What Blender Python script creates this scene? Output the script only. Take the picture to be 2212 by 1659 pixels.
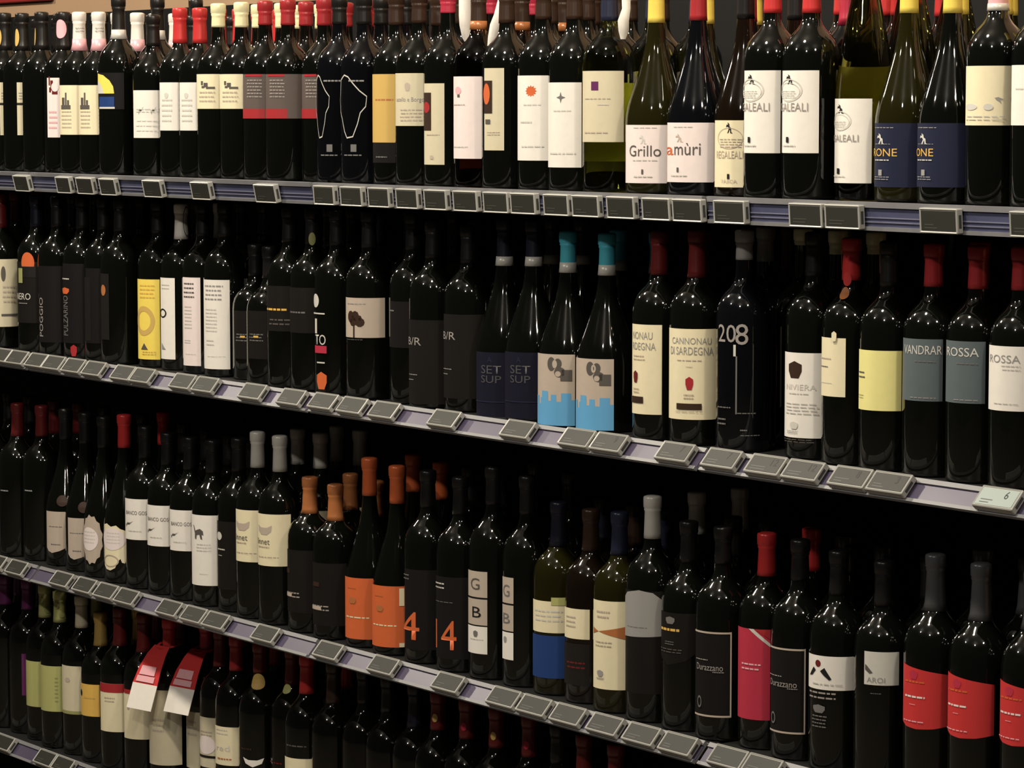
import bpy, bmesh, math, random
from mathutils import Vector, Matrix
from mathutils.geometry import tessellate_polygon
random.seed(7)
S = bpy.context.scene
for o in list(bpy.data.objects): bpy.data.objects.remove(o)

# ------------------------------------------------------------------ camera
FPX, CXP, CYP = 6600.0, 1106.0, 829.5            # focal length and centre in px of the 2212x1659 frame
YAW, PITCH = math.radians(54.331), math.radians(5.104)
CAM = Vector((4.19784, -2.62779, 0.0))
HD = Vector((-math.sin(YAW), math.cos(YAW), 0)); RT = Vector((math.cos(YAW), math.sin(YAW), 0)); UPZ = Vector((0, 0, 1))
FW = HD*math.cos(PITCH) - UPZ*math.sin(PITCH); UP = HD*math.sin(PITCH) + UPZ*math.cos(PITCH)
cd = bpy.data.cameras.new('camera'); cam = bpy.data.objects.new('camera', cd); S.collection.objects.link(cam)
cd.sensor_width = 36.0; cd.lens = 36.0*FPX/2212.0; cd.clip_start = 0.05
cam.matrix_world = Matrix(((RT.x, UP.x, -FW.x, CAM.x), (RT.y, UP.y, -FW.y, CAM.y), (RT.z, UP.z, -FW.z, CAM.z), (0, 0, 0, 1)))
S.camera = cam
# ------------------------------------------------------------------ world, lamps, exposure
w = bpy.data.worlds.new('world'); S.world = w; w.use_nodes = True
w.node_tree.nodes['Background'].inputs[0].default_value = (1.0, 0.9, 0.75, 1)
w.node_tree.nodes['Background'].inputs[1].default_value = 0.012
S.view_settings.view_transform = 'Standard'; S.view_settings.look = 'None'
S.view_settings.exposure = 0.62; S.view_settings.gamma = 1.0; S.view_settings.use_curve_mapping = False
def lamp(x, y, z, watt, rad, col=(1.0, 0.9, 0.74)):
    l = bpy.data.lights.new('ceiling_spot', 'POINT'); l.energy = watt; l.shadow_soft_size = rad; l.color = col
    o = bpy.data.objects.new('ceiling_spot', l); o.location = (x, y, z); S.collection.objects.link(o)
for x, e in ((-2.7, 50), (-0.7, 78), (1.25, 74), (3.2, 46)): lamp(x, -0.85, 1.25, e, 0.085)
for x, e in ((0.2, 40), (2.5, 40)): lamp(x, -2.5, 1.35, e*1.15, 0.06, (1.0, 0.93, 0.82))

COL = S.collection
def px_ray(px, py): return FW*FPX + RT*(px-CXP) - UP*(py-CYP)
def project(p):
    v = p - CAM; d = v.dot(FW); return CXP + FPX*v.dot(RT)/d, CYP - FPX*v.dot(UP)/d
def x_at(px, Y, z):                                # X of the point at depth Y and height z that shows at column px
    X = 0.5
    for _ in range(6):
        a = project(Vector((X, Y, z)))[0]; b = project(Vector((X+.001, Y, z)))[0]; X += (px-a)/(b-a)*.001
    return X
# ------------------------------------------------------------------ materials
MATS = {}
def mat(name, col, rough=.5, spec=.5, metal=0, trans=0, coat=0, noise=0, nscale=60, ior=1.5):
    if name in MATS: return MATS[name]
    m = bpy.data.materials.new(name); m.use_nodes = True; nt = m.node_tree; b = nt.nodes['Principled BSDF']
    b.inputs['Base Color'].default_value = (*col, 1); b.inputs['Roughness'].default_value = rough
    b.inputs['Specular IOR Level'].default_value = spec; b.inputs['Metallic'].default_value = metal
    b.inputs['Transmission Weight'].default_value = trans; b.inputs['Coat Weight'].default_value = coat; b.inputs['IOR'].default_value = ior
    if noise:
        n = nt.nodes.new('ShaderNodeTexNoise'); n.inputs['Scale'].default_value = nscale; n.inputs['Detail'].default_value = 4
        tc = nt.nodes.new('ShaderNodeTexCoord'); nt.links.new(tc.outputs['Object'], n.inputs['Vector'])
        mx = nt.nodes.new('ShaderNodeMix'); mx.data_type = 'RGBA'; mx.blend_type = 'MIX'
        mx.inputs[6].default_value = (*[c*(1-noise) for c in col], 1); mx.inputs[7].default_value = (*[min(1, c*(1+noise)) for c in col], 1)
        nt.links.new(n.outputs['Fac'], mx.inputs[0]); nt.links.new(mx.outputs[2], b.inputs['Base Color'])
    MATS[name] = m; return m
GLASS = {'dk': mat('black_green_glass', (.0025, .003, .0022), .06, .5, coat=.3), 'br': mat('black_brown_glass', (.006, .0035, .002), .06, .5, coat=.3),
         'bl': mat('black_blue_glass', (.0025, .0028, .004), .06, .5, coat=.3),
         'ol': mat('dark_olive_glass', (.011, .010, .0022), .05, .5), 'gr': mat('green_white_wine_glass', (.42, .44, .10), .02, .5, trans=1, ior=1.38),
         'ye': mat('olive_wine_glass', (.30, .28, .06), .02, .5, trans=1, ior=1.38),
         'ro': mat('rose_wine_glass', (.30, .10, .04), .02, .5, trans=1, ior=1.38)}
PAL = dict(W=(.80, .76, .70), Wp=(.80, .70, .68), C=(.78, .70, .48), Cd=(.62, .56, .40), G=(.32, .29, .27), gb=(.11, .085, .075), R=(.36, .025, .03), Rb=(.55, .035, .035),
  DR=(.14, .014, .014), CR=(.45, .03, .06), OR=(.62, .13, .04), Bz=(.42, .15, .05), GO=(.60, .40, .12), Y=(.85, .66, .12), YL=(.80, .74, .30), PY=(.82, .78, .48),
  NV=(.010, .010, .021), NB=(.017, .020, .045), BL=(.12, .36, .62), RB=(.015, .045, .17), TQ=(.07, .42, .54), SI=(.60, .58, .53), SD=(.25, .25, .25), K=(.012, .012, .012), K2=(.010, .009, .009),
  K3=(.011, .0095, .0085), GC=(.07, .07, .075), BR=(.038, .019, .012), SL=(.10, .125, .135), OV=(.42, .42, .16), OV2=(.30, .30, .12), PU=(.12, .02, .10), PK=(.80, .42, .46), DK=(.10, .09, .08), MG=(.16, .155, .15), SH=(.48, .40, .33), GY=(.30, .29, .28), YO=(.72, .44, .10))
def paper(c): return mat('paper_'+c, PAL[c], .55, .3 if max(PAL[c]) > .05 else .12, noise=.05, nscale=90)
def ink(c): return mat('ink_'+c, PAL[c], .5, .3)
def foil(c): return mat('foil_'+c, PAL[c], .32, .5, noise=.12, nscale=50, metal=.45 if c in ('SD', 'GO') else .1)
M_case = mat('price_tag_plastic', (.37, .365, .335), .35); M_screen = mat('price_tag_screen', (.026, .026, .021), .5, .3, noise=.12, nscale=40)
M_slot = mat('price_tag_slot', (.05, .05, .045), .5); M_lip = mat('rail_clear_lip', (.19, .19, .20), .42, noise=.1)
M_ins = mat('rail_lavender_strip', (.080, .068, .115), .35, noise=.15, nscale=25); M_insB = mat('rail_blue_strip', (.065, .07, .13), .35, noise=.15, nscale=25)
M_board = mat('shelf_black_metal', (.012, .012, .012), .45); M_pan = mat('back_panel_black', (.004, .004, .004), .7, .2)
M_wall = mat('tan_plaster', (.42, .27, .16), .8, noise=.08, nscale=6); M_floor = mat('floor_tile_dark', (.10, .085, .07), .35, noise=.1, nscale=3); M_ceil = mat('ceiling_dark', (.08, .075, .07), .8, noise=.05)
M_ridge = mat('rail_ridge', (.17, .17, .24), .3)

# ------------------------------------------------------------------ object helpers
def add(name, me, m=None, parent=None):
    o = bpy.data.objects.new(name, me); COL.objects.link(o)
    if m is not None:
        if me.materials: 
            o.material_slots[0].link = 'OBJECT'; o.material_slots[0].material = m
        else: me.materials.append(m)
    if parent is not None: o.parent = parent
    return o
def empty(name, loc, label, cat, group=None):
    o = bpy.data.objects.new(name, None); COL.objects.link(o); o.location = loc; o.empty_display_size = .02
    o['label'] = label; o['category'] = cat
    if group: o['group'] = group
    return o
def mesh_from(name, v, f, smooth=False):
    me = bpy.data.meshes.new(name); me.from_pydata(v, [], f); me.update()
    if smooth: me.polygons.foreach_set('use_smooth', [True]*len(me.polygons))
    return me
def box_mesh(name, x0, y0, z0, x1, y1, z1, bev=0):
    bm = bmesh.new(); bmesh.ops.create_cube(bm, size=1)
    for v in bm.verts: v.co = Vector(((x0+x1)/2+v.co.x*(x1-x0), (y0+y1)/2+v.co.y*(y1-y0), (z0+z1)/2+v.co.z*(z1-z0)))
    if bev: bmesh.ops.bevel(bm, geom=bm.edges[:], offset=bev, segments=1, affect='EDGES')
    me = bpy.data.meshes.new(name); bm.to_mesh(me); bm.free(); return me

# ------------------------------------------------------------------ the setting
FLOOR = -1.60; WALLY = 0.62
def struct(name, me, m):
    o = add(name, me, m); o['kind'] = 'structure'; return o
struct('floor', box_mesh('floor', -4, -5, FLOOR-.05, 6, WALLY, FLOOR), M_floor)
struct('ceiling', box_mesh('ceiling', -4, -5, 1.75, 6, WALLY, 1.80), M_ceil)
struct('wall_back', box_mesh('wall_back', -4, WALLY, FLOOR, 6, WALLY+.05, 1.75), M_wall)
SHZ = [-0.116, -0.461, -0.865, -1.216]                # top faces of the four shelves in view
JOINT = [-3.0, -2.0, -1.0, 0.0, 1.0, 2.0]
SHN = ['top shelf', 'second shelf', 'third shelf', 'bottom shelf']
TILT = {0: (-14, -14, -12, -5, -4), 1: (40, 40, 40, 42, 42), 2: (40, 40, 42, 42, 42), 3: (40, 40, 40, 42, 42)}
BAYN = ['farthest bay', 'far bay', 'bay past the first far joint', 'middle bay', 'near bay']
DEEP = 0.45; RL = 0.034
for b in range(5):
    p = add('shelving_back_panel', box_mesh('panel', JOINT[b]+.002, DEEP+.003, FLOOR, JOINT[b+1]-.002, DEEP+.018, 0.208), M_pan)
    p['label'] = 'black metal back panel of the shelving in the ' + BAYN[b]; p['category'] = 'panel'
for b in range(6):
    p = add('shelving_upright', box_mesh('upright', JOINT[b]-.02, DEEP+.02, FLOOR, JOINT[b]+.02, DEEP+.07, 0.205), M_pan)
    p['label'] = 'black steel upright post behind the shelving panels'; p['category'] = 'post'; p['group'] = 'shelving uprights behind the panels'
RAILF = {}                                            # frame of each rail face: origin, down vector, outward normal
for r in range(4):
    z = SHZ[r]
    for b in range(5):
        x0, x1 = JOINT[b]+.005, JOINT[b+1]-.005
        e = empty('shelf', ((x0+x1)/2, 0.2, z-.02), 'black shelf with lavender price rail, %s in the %s' % (SHN[r], BAYN[b]), 'shelf')
        def part(nm, me, m, par=e):
            o = add(nm, me, m, par); me.transform(Matrix.Translation(-(e.location))); return o
        part('board', box_mesh('board', x0, 0.004, z-.022, x1, DEEP, z, .001), M_board)
        t = math.radians(TILT[r][b]); dn = Vector((0, -math.sin(t), -math.cos(t))); nr = Vector((0, -math.cos(t), math.sin(t))); T = Vector((0, 0, z+.001))
        if t < 0: T = Vector((0, -.010, z+.001))
        RAILF[(r, b)] = (T, dn, nr)
        def strip(nm, s0, s1, d0, d1, m, par=None):
            P = [T+dn*s0+nr*d0, T+dn*s0+nr*d1, T+dn*s1+nr*d1, T+dn*s1+nr*d0]
            v = [(x0, q.y, q.z) for q in P] + [(x1, q.y, q.z) for q in P]
            me = mesh_from(nm, v, [(0, 1, 2, 3), (7, 6, 5, 4), (0, 4, 5, 1), (1, 5, 6, 2), (2, 6, 7, 3), (3, 7, 4, 0)])
            bm = bmesh.new(); bm.from_mesh(me); bmesh.ops.recalc_face_normals(bm, faces=bm.faces); bm.to_mesh(me); bm.free()
            o = part(nm, me, m); 
            if par: o.parent = par
            return o
        rail = strip('price_rail', 0, RL, -.003, 0, M_lip)
        strip('colour_strip', .006, RL-.004, 0, .0012, M_insB if r == 0 else M_ins, rail)
        strip('top_lip', -.001, .006, 0, .004, M_lip, rail); strip('bottom_lip', RL-.004, RL+.001, 0, .004, M_lip, rail)
        if r == 0:
            for q in (.018, .0235): strip('ridge', q, q+.0015, .0012, .0026, M_ridge, rail)

# ------------------------------------------------------------------ bottle meshes
def profile(typ, R, H):
    n = .0112
    if typ == 'b':   P = [(0, .012), (.5, .008), (.85, 0), (.97, .004), (1, .018), (1, .595), (.985, .63), (.935, .662), (.83, .694), (.67, .72), (.50, .742), (.385, .764), (.325, .79), (.305, .83)]
    elif typ == 'g': P = [(0, .012), (.5, .008), (.85, 0), (.97, .004), (1, .018), (1, .33), (.985, .365), (.93, .41), (.84, .455), (.73, .505), (.62, .555), (.51, .605), (.41, .655), (.335, .715), (.285, .78)]
    elif typ == 'f': P = [(0, .012), (.5, .008), (.85, 0), (.97, .004), (1, .016), (1, .36), (.985, .42), (.94, .48), (.86, .55), (.75, .63), (.62, .71), (.48, .79), (.37, .86), (.33, .89)]
    else:            P = [(0, .012), (.5, .008), (.85, 0), (.97, .004), (1, .018), (1, .52), (.98, .56), (.92, .60), (.80, .64), (.60, .672), (.42, .70), (.33, .74)]
    pts = [(a*R, b*H) for a, b in P]
    pts += [(n, pts[-1][1]+.012 if pts[-1][1]+.012 < H-.02 else H-.019), (n-.0008, H-.017), (n+.0012, H-.015), (n+.0012, H-.002), (n-.001, H), (0, H)]
    return pts
def radius_at(typ, R, H, z):
    p = profile(typ, R, H)
    for (a, za), (b, zb) in zip(p[3:], p[4:]):
        if za <= z <= zb: return a+(b-a)*((z-za)/max(1e-6, zb-za))
    return p[-2][0]
def lathe(name, pts, seg=32):
    v = []; f = []
    for r, z in pts:
        for k in range(seg): a = 2*math.pi*k/seg; v.append((r*math.cos(a), r*math.sin(a), z))
    for i in range(len(pts)-1):
        for k in range(seg): f.append((i*seg+k, i*seg+(k+1) % seg, (i+1)*seg+(k+1) % seg, (i+1)*seg+k))
    me = mesh_from(name, v, f)
    bm = bmesh.new(); bm.from_mesh(me); bmesh.ops.remove_doubles(bm, verts=bm.verts, dist=1e-6); bmesh.ops.recalc_face_normals(bm, faces=bm.faces)
    bm.to_mesh(me); bm.free(); me.polygons.foreach_set('use_smooth', [True]*len(me.polygons)); return me
GC = {}
def glass_mesh(typ, R, H):
    k = (typ, round(R, 4), round(H, 3))
    if k not in GC: GC[k] = lathe('bottle_glass', profile(*k)); GC[k].materials.append(GLASS['dk'])
    return GC[k]
CC = {}
def capsule_mesh(typ, R, H, zb, z1=None):
    k = (typ, round(R, 4), round(H, 3), round(zb, 3), None if z1 is None else round(z1, 3))
    if k not in CC:
        top = H+.0008 if z1 is None else z1
        zs = [zb + (H-.022-zb)*i/5 for i in range(6)]
        if z1 is not None: zs = [zb+(z1-zb)*i/2 for i in range(3)]
        g = .0009 if z1 is None else .0014
        pts = [(radius_at(typ, R, H, zs[0])-.001, zs[0])] + [(radius_at(typ, R, H, z)+g, z) for z in zs]
        if z1 is None:
            r = .0121; pts += [(r+.0006, H-.0185), (r-.0002, H-.0175), (r+.0012, H-.0155), (r+.0014, H-.003), (r+.0006, H-.0005), (r-.003, top), (0, top)]
        else: pts += [(pts[-1][0]-.002, z1)]
        CC[k] = lathe('capsule', pts, 24); CC[k].materials.append(foil('K'))
    return CC[k]

# ------------------------------------------------------------------ flat art wrapped on a cylinder
TXT = {}
def text_flat(body):
    if body not in TXT:
        cu = bpy.data.curves.new('lettering', 'FONT'); cu.body = body; cu.size = 1; cu.resolution_u = 3
        o = bpy.data.objects.new('lettering', cu); COL.objects.link(o)
        dg = bpy.context.evaluated_depsgraph_get(); me = bpy.data.meshes.new_from_object(o.evaluated_get(dg))
        vs = [v.co.copy() for v in me.vertices]; fs = [tuple(p.vertices) for p in me.polygons]
        bpy.data.objects.remove(o); bpy.data.curves.remove(cu); bpy.data.meshes.remove(me)
        xs = [v.x for v in vs]; ys = [v.y for v in vs]; a, b, c, d = min(xs), max(xs), min(ys), max(ys)
        TXT[body] = ([((v.x-a)/(b-a), (v.y-c)/(d-c)) for v in vs], fs)
    return TXT[body]
def rect(u0, v0, u1, v1): return [(u0, v0), (u1, v0), (u1, v1), (u0, v1)]
def ell(u0, v0, u1, v1, n=20): return [((u0+u1)/2+(u1-u0)/2*math.cos(2*math.pi*k/n), (v0+v1)/2+(v1-v0)/2*math.sin(2*math.pi*k/n)) for k in range(n)]
def polys_flat(polys):
    vs, fs = [], []
    for p in polys:
        o = len(vs); vs += p; t = tessellate_polygon([[Vector((a, b, 0)) for a, b in p]]); fs += [tuple(o+i for i in q) for q in t]
    return vs, fs
def ring_flat(p, th):                                   # closed outline of width th
    n = len(p); vs = []; fs = []; cx = sum(a for a, b in p)/n; cy = sum(b for a, b in p)/n
    for a, b in p: vs += [(a, b), (cx+(a-cx)*(1-th), cy+(b-cy)*(1-th))]
    for i in range(n): j = (i+1) % n; fs.append((2*i, 2*j, 2*j+1, 2*i+1))
    return vs, fs
def stroke_flat(p, th):                                 # open line of width th
    vs = []; fs = []
    for i, (a, b) in enumerate(p):
        q0 = p[max(0, i-1)]; q1 = p[min(len(p)-1, i+1)]; dx, dy = q1[0]-q0[0], q1[1]-q0[1]; l = math.hypot(dx, dy) or 1
        vs += [(a-dy/l*th/2, b+dx/l*th/2), (a+dy/l*th/2, b-dx/l*th/2)]
    for i in range(len(p)-1): fs.append((2*i, 2*i+1, 2*i+3, 2*i+2))
    return vs, fs
def wrap(name, flat, ph0, ph1, zlo, zhi, rad, ax, rx, solid=0):
    # u 0..1 runs from angle ph0 to ph1, v 0..1 from zlo to zhi, on a cylinder (rad may be a function of z); ax = to-viewer axis, rx = its right
    vs, fs = flat; bm = bmesh.new()
    bv = [bm.verts.new((u, v, 0)) for u, v in vs]
    for q in fs:
        try: bm.faces.new([bv[i] for i in q])
        except ValueError: pass
    n = max(1, int(abs(ph1-ph0)/.085)); us = [u for u, v in vs]; lo, hi = min(us), max(us)
    for k in range(1, n):
        u = k/n
        if lo < u < hi: bmesh.ops.bisect_plane(bm, geom=bm.verts[:]+bm.edges[:]+bm.faces[:], plane_co=(u, 0, 0), plane_no=(1, 0, 0), dist=1e-6)
    if callable(rad):
        for k in range(1, 10): bmesh.ops.bisect_plane(bm, geom=bm.verts[:]+bm.edges[:]+bm.faces[:], plane_co=(0, k/10, 0), plane_no=(0, 1, 0), dist=1e-6)
    for v in bm.verts:
        ph = ph0+(ph1-ph0)*v.co.x; z = zlo+(zhi-zlo)*v.co.y; r = rad(z) if callable(rad) else rad
        p = (ax*math.cos(ph)+rx*math.sin(ph))*r; v.co = (p.x, p.y, z)
    for f in bm.faces:
        f.normal_update(); c = f.calc_center_median(); c.z = 0
        if f.normal.dot(c) < 0: f.normal_flip()
        f.smooth = True
    me = bpy.data.meshes.new(name); bm.to_mesh(me); bm.free(); return me

# ------------------------------------------------------------------ bottles
HINT = {(0, 12): 'at the far end', (0, 50): 'nearer the pink label', (0, 173): 'beside the tall pink label', (0, 215): 'beside the yellow fan label',
 (0, 390): 'beside the leaping figures', (0, 433): 'beside the cream capsules', (0, 473): 'beside the red capsules', (0, 523): 'beside the grey brown labels',
 (0, 574): 'beside the short cream label', (0, 623): 'between its two twins', (0, 701): 'beside the drawn continent', (0, 734): 'beside the grey brown label', (0, 787): 'beside the gold label',
 (0, 1668): 'beside the brown bottle', (0, 1752): 'beside the green flute', (0, 1962): 'beside the green flute', (0, 2056): 'beside the bird label',
 (1, 552): 'beside the tall white label', (1, 583): 'beside the gold lettering', (1, 936): 'beside the faint grey label', (1, 1012): 'beside the navy label',
 (1, 1090): 'beside the charcoal labels', (1, 1153): 'beside the turquoise capsules', (1, 1227): 'beside the navy label', (1, 1311): 'beside the red caps',
 (1, 2015): 'beside the yellow label', (1, 2110): 'beside the white label', (2, 40): 'at the far end', (2, 92): 'beside the rounded grey labels',
 (2, 143): 'beside the dull red capsules', (2, 186): 'beside the scalloped labels', (2, 316): 'beside the baroque label', (2, 364): 'between its two twins', (2, 412): 'beside the small horse',
 (2, 558): 'beside the brown label', (2, 606): 'beside the copper capsules', (2, 670): 'beside the silver capsules', (2, 725): 'beside the orange labels', (2, 799): 'beside the charcoal labels', (2, 858): 'beside the orange four',
 (2, 1066): 'beside the orange fourteen', (2, 1139): 'beside the amber glass bottle', (2, 1561): 'beside the gold lettered shield', (2, 1727): 'beside the red dot label',
 (2, 2018): 'beside the silver label', (2, 2116): 'between its two twins', (2, 2230): 'past the middle one', (3, 99): 'beside the purple sliver', (3, 131): 'beside the pale grey label',
 (3, 947): 'beside the navy capsule', (3, 1009): 'second from the navy capsule', (3, 1073): 'third from the navy capsule', (3, 1144): 'fourth from the navy capsule'}
BOT = []                                                 # placed bottles: (x, y, row, R)
LANE = []
NB = 0
def clear(x, y, row, R, eps=.0015): return all(r != row or math.hypot(x-a, y-b) > R+q+eps for a, b, r, q in BOT)
def bottle(row, px, desc, typ='b', glass='dk', cap='K', capb=None, top=None, D=None, H=None, art=(), band=None, y=None, back=1, cut=None, group=None, backlab=None):
    global NB
    D = D or {'b': .0765, 'g': .086, 'f': .077, 's': .082}[typ]; R = D/2; zs = SHZ[row]+.0005
    Y = .010+R if y is None else y
    X = x_at(px, Y, zs+.14)
    while not clear(X, Y, row, R): Y += .003; X = x_at(px, Y, zs+.14)
    base = Vector((X, Y, zs)); BOT.append((X, Y, row, R)); NB += 1
    toc = CAM-base; toc.z = 0; dist = toc.length; toc.normalize(); rgt = Vector((-toc.y, toc.x, 0))
    if rgt.dot(RT) < 0: rgt = -rgt
    apx = px; s = FPX/(base-CAM).dot(FW)
    def zat(py, r, col=apx):
        d = px_ray(col, py); return CAM.z+(dist-r)/math.hypot(d.x, d.y)*d.z-zs
    if top is not None: H = zat(top, .014)
    H = H or {'b': .300, 'g': .298, 'f': .335, 's': .235}[typ]
    hint = HINT.get((row, px)); lab = desc + (' '+hint if hint else ' on the ' + SHN[row])
    if len(lab.split()) > 16: print('LONG', len(lab.split()), lab)
    e = empty('wine_bottle', base, lab, 'bottle', group)
    g = add('glass', glass_mesh(typ, R, H), GLASS[glass], e)
    if cap:
        zb = zat(capb, .015) if capb else H-.058
        zb = max(zb, H*.765)
        c = add('capsule', capsule_mesh(typ, R, H, zb), foil(cap), e)
        if band: add('capsule_band', capsule_mesh(typ, R, H, zb-.001, zb+(band[1] if len(band) > 1 else .011)), foil(band[0]), c)
    labels = []; lvl = 0; cur = None
    for a in art:
        k, x0, y0, x1, y1, col = a[:6]; ex = a[6] if len(a) > 6 else None
        onneck = k.isupper() and k != 'L'                  # upper-case kinds sit on the neck or shoulder
        kk = k.lower()
        zm = (zat(y0, R)+zat(y1, R))/2
        rr = R if not onneck else radius_at(typ, R, H, min(H-.03, max(.02, zm)))+.0012
        ph0, ph1 = [math.asin(max(-.985, min(.985, (q-apx)/(s*rr)))) for q in (x0, x1)]
        zhi, zlo = zat(y0, rr, (x0+x1)/2), zat(y1, rr, (x0+x1)/2)
        if kk == 'l': flat = polys_flat([ex or rect(0, 0, 1, 1)]); nm = 'label'
        elif kk == 'p': flat = polys_flat([rect(0, 0, 1, 1)]); nm = 'printed_panel'
        elif kk == 'e': flat = polys_flat([ell(0, 0, 1, 1)]); nm = 'emblem'
        elif kk == 'o': flat = ring_flat(ell(0, 0, 1, 1, 28), ex or .2); nm = 'emblem'
        elif kk == 'f': flat = ring_flat(rect(0, 0, 1, 1), ex or .06); nm = 'border'
        elif kk == 't': flat = text_flat(ex); nm = 'lettering'
        elif kk == 'v':
            vs, fs = text_flat(ex); flat = ([(1-b, c) for c, b in vs], fs); nm = 'lettering'
        elif kk == 'n':                                     # rows of fine print too small to read
            rnd = random.Random(int(x0*7+y0)); n = ex or 3; bars = []
            for i in range(n):
                v1 = 1-i/n; v0 = v1-.34/n; u = rnd.uniform(0, .08)
                while u < .95:
                    wd = rnd.uniform(.08, .25); bars.append(rect(u, v0, min(1, u+wd), v1)); u += wd+.04
            flat = polys_flat(bars); nm = 'fine_print'
        elif kk == 'y': flat = polys_flat(ex); nm = 'emblem'
        elif kk == 's': flat = stroke_flat(*ex); nm = 'outline'
        islab = kk == 'l'
        if islab: lvl = 0
        else: lvl += 1
        off = .0004 if islab else .0007+.00012*lvl
        rad = (lambda z, o=off: radius_at(typ, R, H, min(H-.03, max(.02, z)))+.0014+o) if onneck else R+off
        me = wrap(nm, flat, ph0, ph1, zlo, zhi, rad, toc, rgt)
        if islab: cur = add('label' if not onneck else 'neck_label', me, paper(col), e)
        else: add(nm, me, ink(col), (g if (cur is None or onneck) else cur))
    if backlab:
        f0, f1, y0, y1 = backlab
        add('back_label', wrap('back_label', polys_flat([rect(0, 0, 1, 1)]), f0, f1, zat(y1, -R), zat(y0, -R), R+.0004, toc, rgt), paper('W'), e)
    LANE.append(dict(e=e, row=row, R=R, x=X, y=Y, desc=desc, hint=hint, back=back))
    return e, H

SHIELD = [(0, .12), (.12, .04), (.3, 0), (.6, .06), (1, .2), (1, 1), (0, 1)]
def scallop(n=26, a=.045, lo=0, hi=1): return [(.5+(.5-a+a*(k % 2)*1.0)*math.cos(2*math.pi*k/n), .5+(.5-a+a*(k % 2))*math.sin(2*math.pi*k/n)) for k in range(n)]
AFRICA = [(.05, .75), (.1, .92), (.3, 1), (.45, .97), (.62, .86), (.8, .75), (1, .66), (.97, .5), (.82, .4), (.74, .22), (.6, .02), (.4, 0), (.3, .1), (.18, .3), (.05, .42), (0, .6), (.05, .75)]
CASTLE = [rect(.1, 0, .9, .25), rect(.2, .25, .45, .7), rect(.5, .25, .62, 1), rect(.66, .25, .8, .55)]
SKETCH = [rect(.1, .55, .25, 1), rect(.3, .3, .55, .8), rect(.45, .1, .95, .35), rect(.15, .2, .35, .45)]
BIRD = [[(0, .8), (.4, .9), (1, .6), (.6, .5), (.75, 0), (.4, .4), (.2, .5)]]
GRILLO = [(0, .0), (.9, .1), (1, .4), (.6, .3), (.5, .9), (.35, 1), (.4, .4), (.1, .3)]
TREE = [rect(.38, 0, .47, .5), ell(0, .55, .45, 1, 9), ell(.28, .62, .72, 1, 8), ell(.15, .42, .6, .8, 9), ell(.5, .4, 1, .75, 10), ell(.62, .6, .86, .84, 7)]
HORSE = [[(0, 1), (.1, .95), (.25, .6), (.7, .75), (.95, .6), (1, .3), (.85, .35), (.9, 0), (.75, .05), (.65, .35), (.4, .3), (.35, 0), (.2, .05), (.2, .4)]]
SWOOSH = [[(0, .6), (.3, .3), (.6, .35), (1, .8), (.7, .55), (.35, .55), (.2, .0), (.15, .45)]]
CLUSTER = [ell(.0, .45, .35, 1), ell(.3, .55, .6, .95), ell(.3, .2, .75, .6), rect(.55, .05, 1, .5)]
CITY = [[(0, 0), (1, 0), (1, .75), (.92, .75), (.92, .95), (.72, .95), (.72, .7), (.62, .7), (.62, .9), (.5, .9), (.5, .72), (.42, .72), (.42, 1), (.25, 1), (.25, .8), (.2, .8), (.2, .62), (.12, .62), (.12, .85), (0, .85)]]
CREST = [[(.2, 0), (.8, 0), (1, .4), (1, .8), (.5, 1), (0, .8), (0, .4)]]
STAR = [[(.5, 1), (.62, .62), (1, .5), (.62, .38), (.5, 0), (.38, .38), (0, .5), (.38, .62)]]
SUN = [[(.5+(.5 if k % 2 == 0 else .36)*math.cos(math.pi*k/12), .5+(.5 if k % 2 == 0 else .36)*math.sin(math.pi*k/12)) for k in range(24)]]
def logoA(x, y, w=18, h=30, c='K'):                     # little heraldic animal
    return ('y', x, y, x+w, y+h, c, [[(.2, 0), (.45, .45), (.3, .6), (0, .55), (.1, .8), (.3, .75), (.25, 1), (.5, .85), (.55, .6), (.75, .5), (.8, .1), (1, 0), (.9, -.02), (.65, .02), (.6, .4), (.4, .05)]])
def oval_art(x, y, s=1.0):                              # sketched oval wreath
    return [('o', x-8*s, y, x+48*s, y+50*s, 'SI', .09), ('o', x-4*s, y+8*s, x+43*s, y+47*s, 'SI', .05), ('n', x+5*s, y+26*s, x+34*s, y+44*s, 'SI', 4)]
A = []
def add_b(*a, **k): A.append((a, k))
# ---- uppermost shelf
for px, lx in ((12, 0), (50, 37)):
    add_b(0, px, 'black capped bottle with narrow cream label split by dark band', cap='K3', capb=112, top=28, group='narrow cream label bottles',
          art=[('L', lx, 178, lx+21, 292, 'Cd'), ('p', lx, 222, lx+21, 227, 'K'), ('n', lx+3, 200, lx+18, 218, 'GY', 3), ('E', px-19, 62, px-6, 100, 'GO')])
add_b(0, 92, 'plain dark bottle between the narrow cream labels and the pink one', cap='K3', capb=110, top=26, art=[('E', 68, 60, 80, 98, 'GO')])
add_b(0, 139, 'bottle with tall pale pink label and pink roundel on black cap', cap='K3', top=26, capb=108,
      art=[('L', 103, 168, 150, 297, 'Wp'), ('y', 105, 165, 126, 208, 'DR', SKETCH), ('e', 112, 178, 128, 198, 'Wp'), ('n', 106, 240, 124, 285, 'PK', 4), ('E', 125, 42, 145, 83, 'PK')])
for px, lx in ((173, 130), (215, 171)):
    add_b(0, px, 'bottle with white and pink capsule and cream castle label', cap='W', capb=110, band=('PK', .021), top=26, group='white and pink capped castle label bottles',
          art=[('L', lx, 184, lx+60, 291, 'C'), ('y', lx+2, 200, lx+26, 236, 'DK', CASTLE), ('n', lx+4, 240, lx+24, 282, 'SH', 5), ('N', px-8, 60, px+10, 72, 'GY', 2)])
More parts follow.
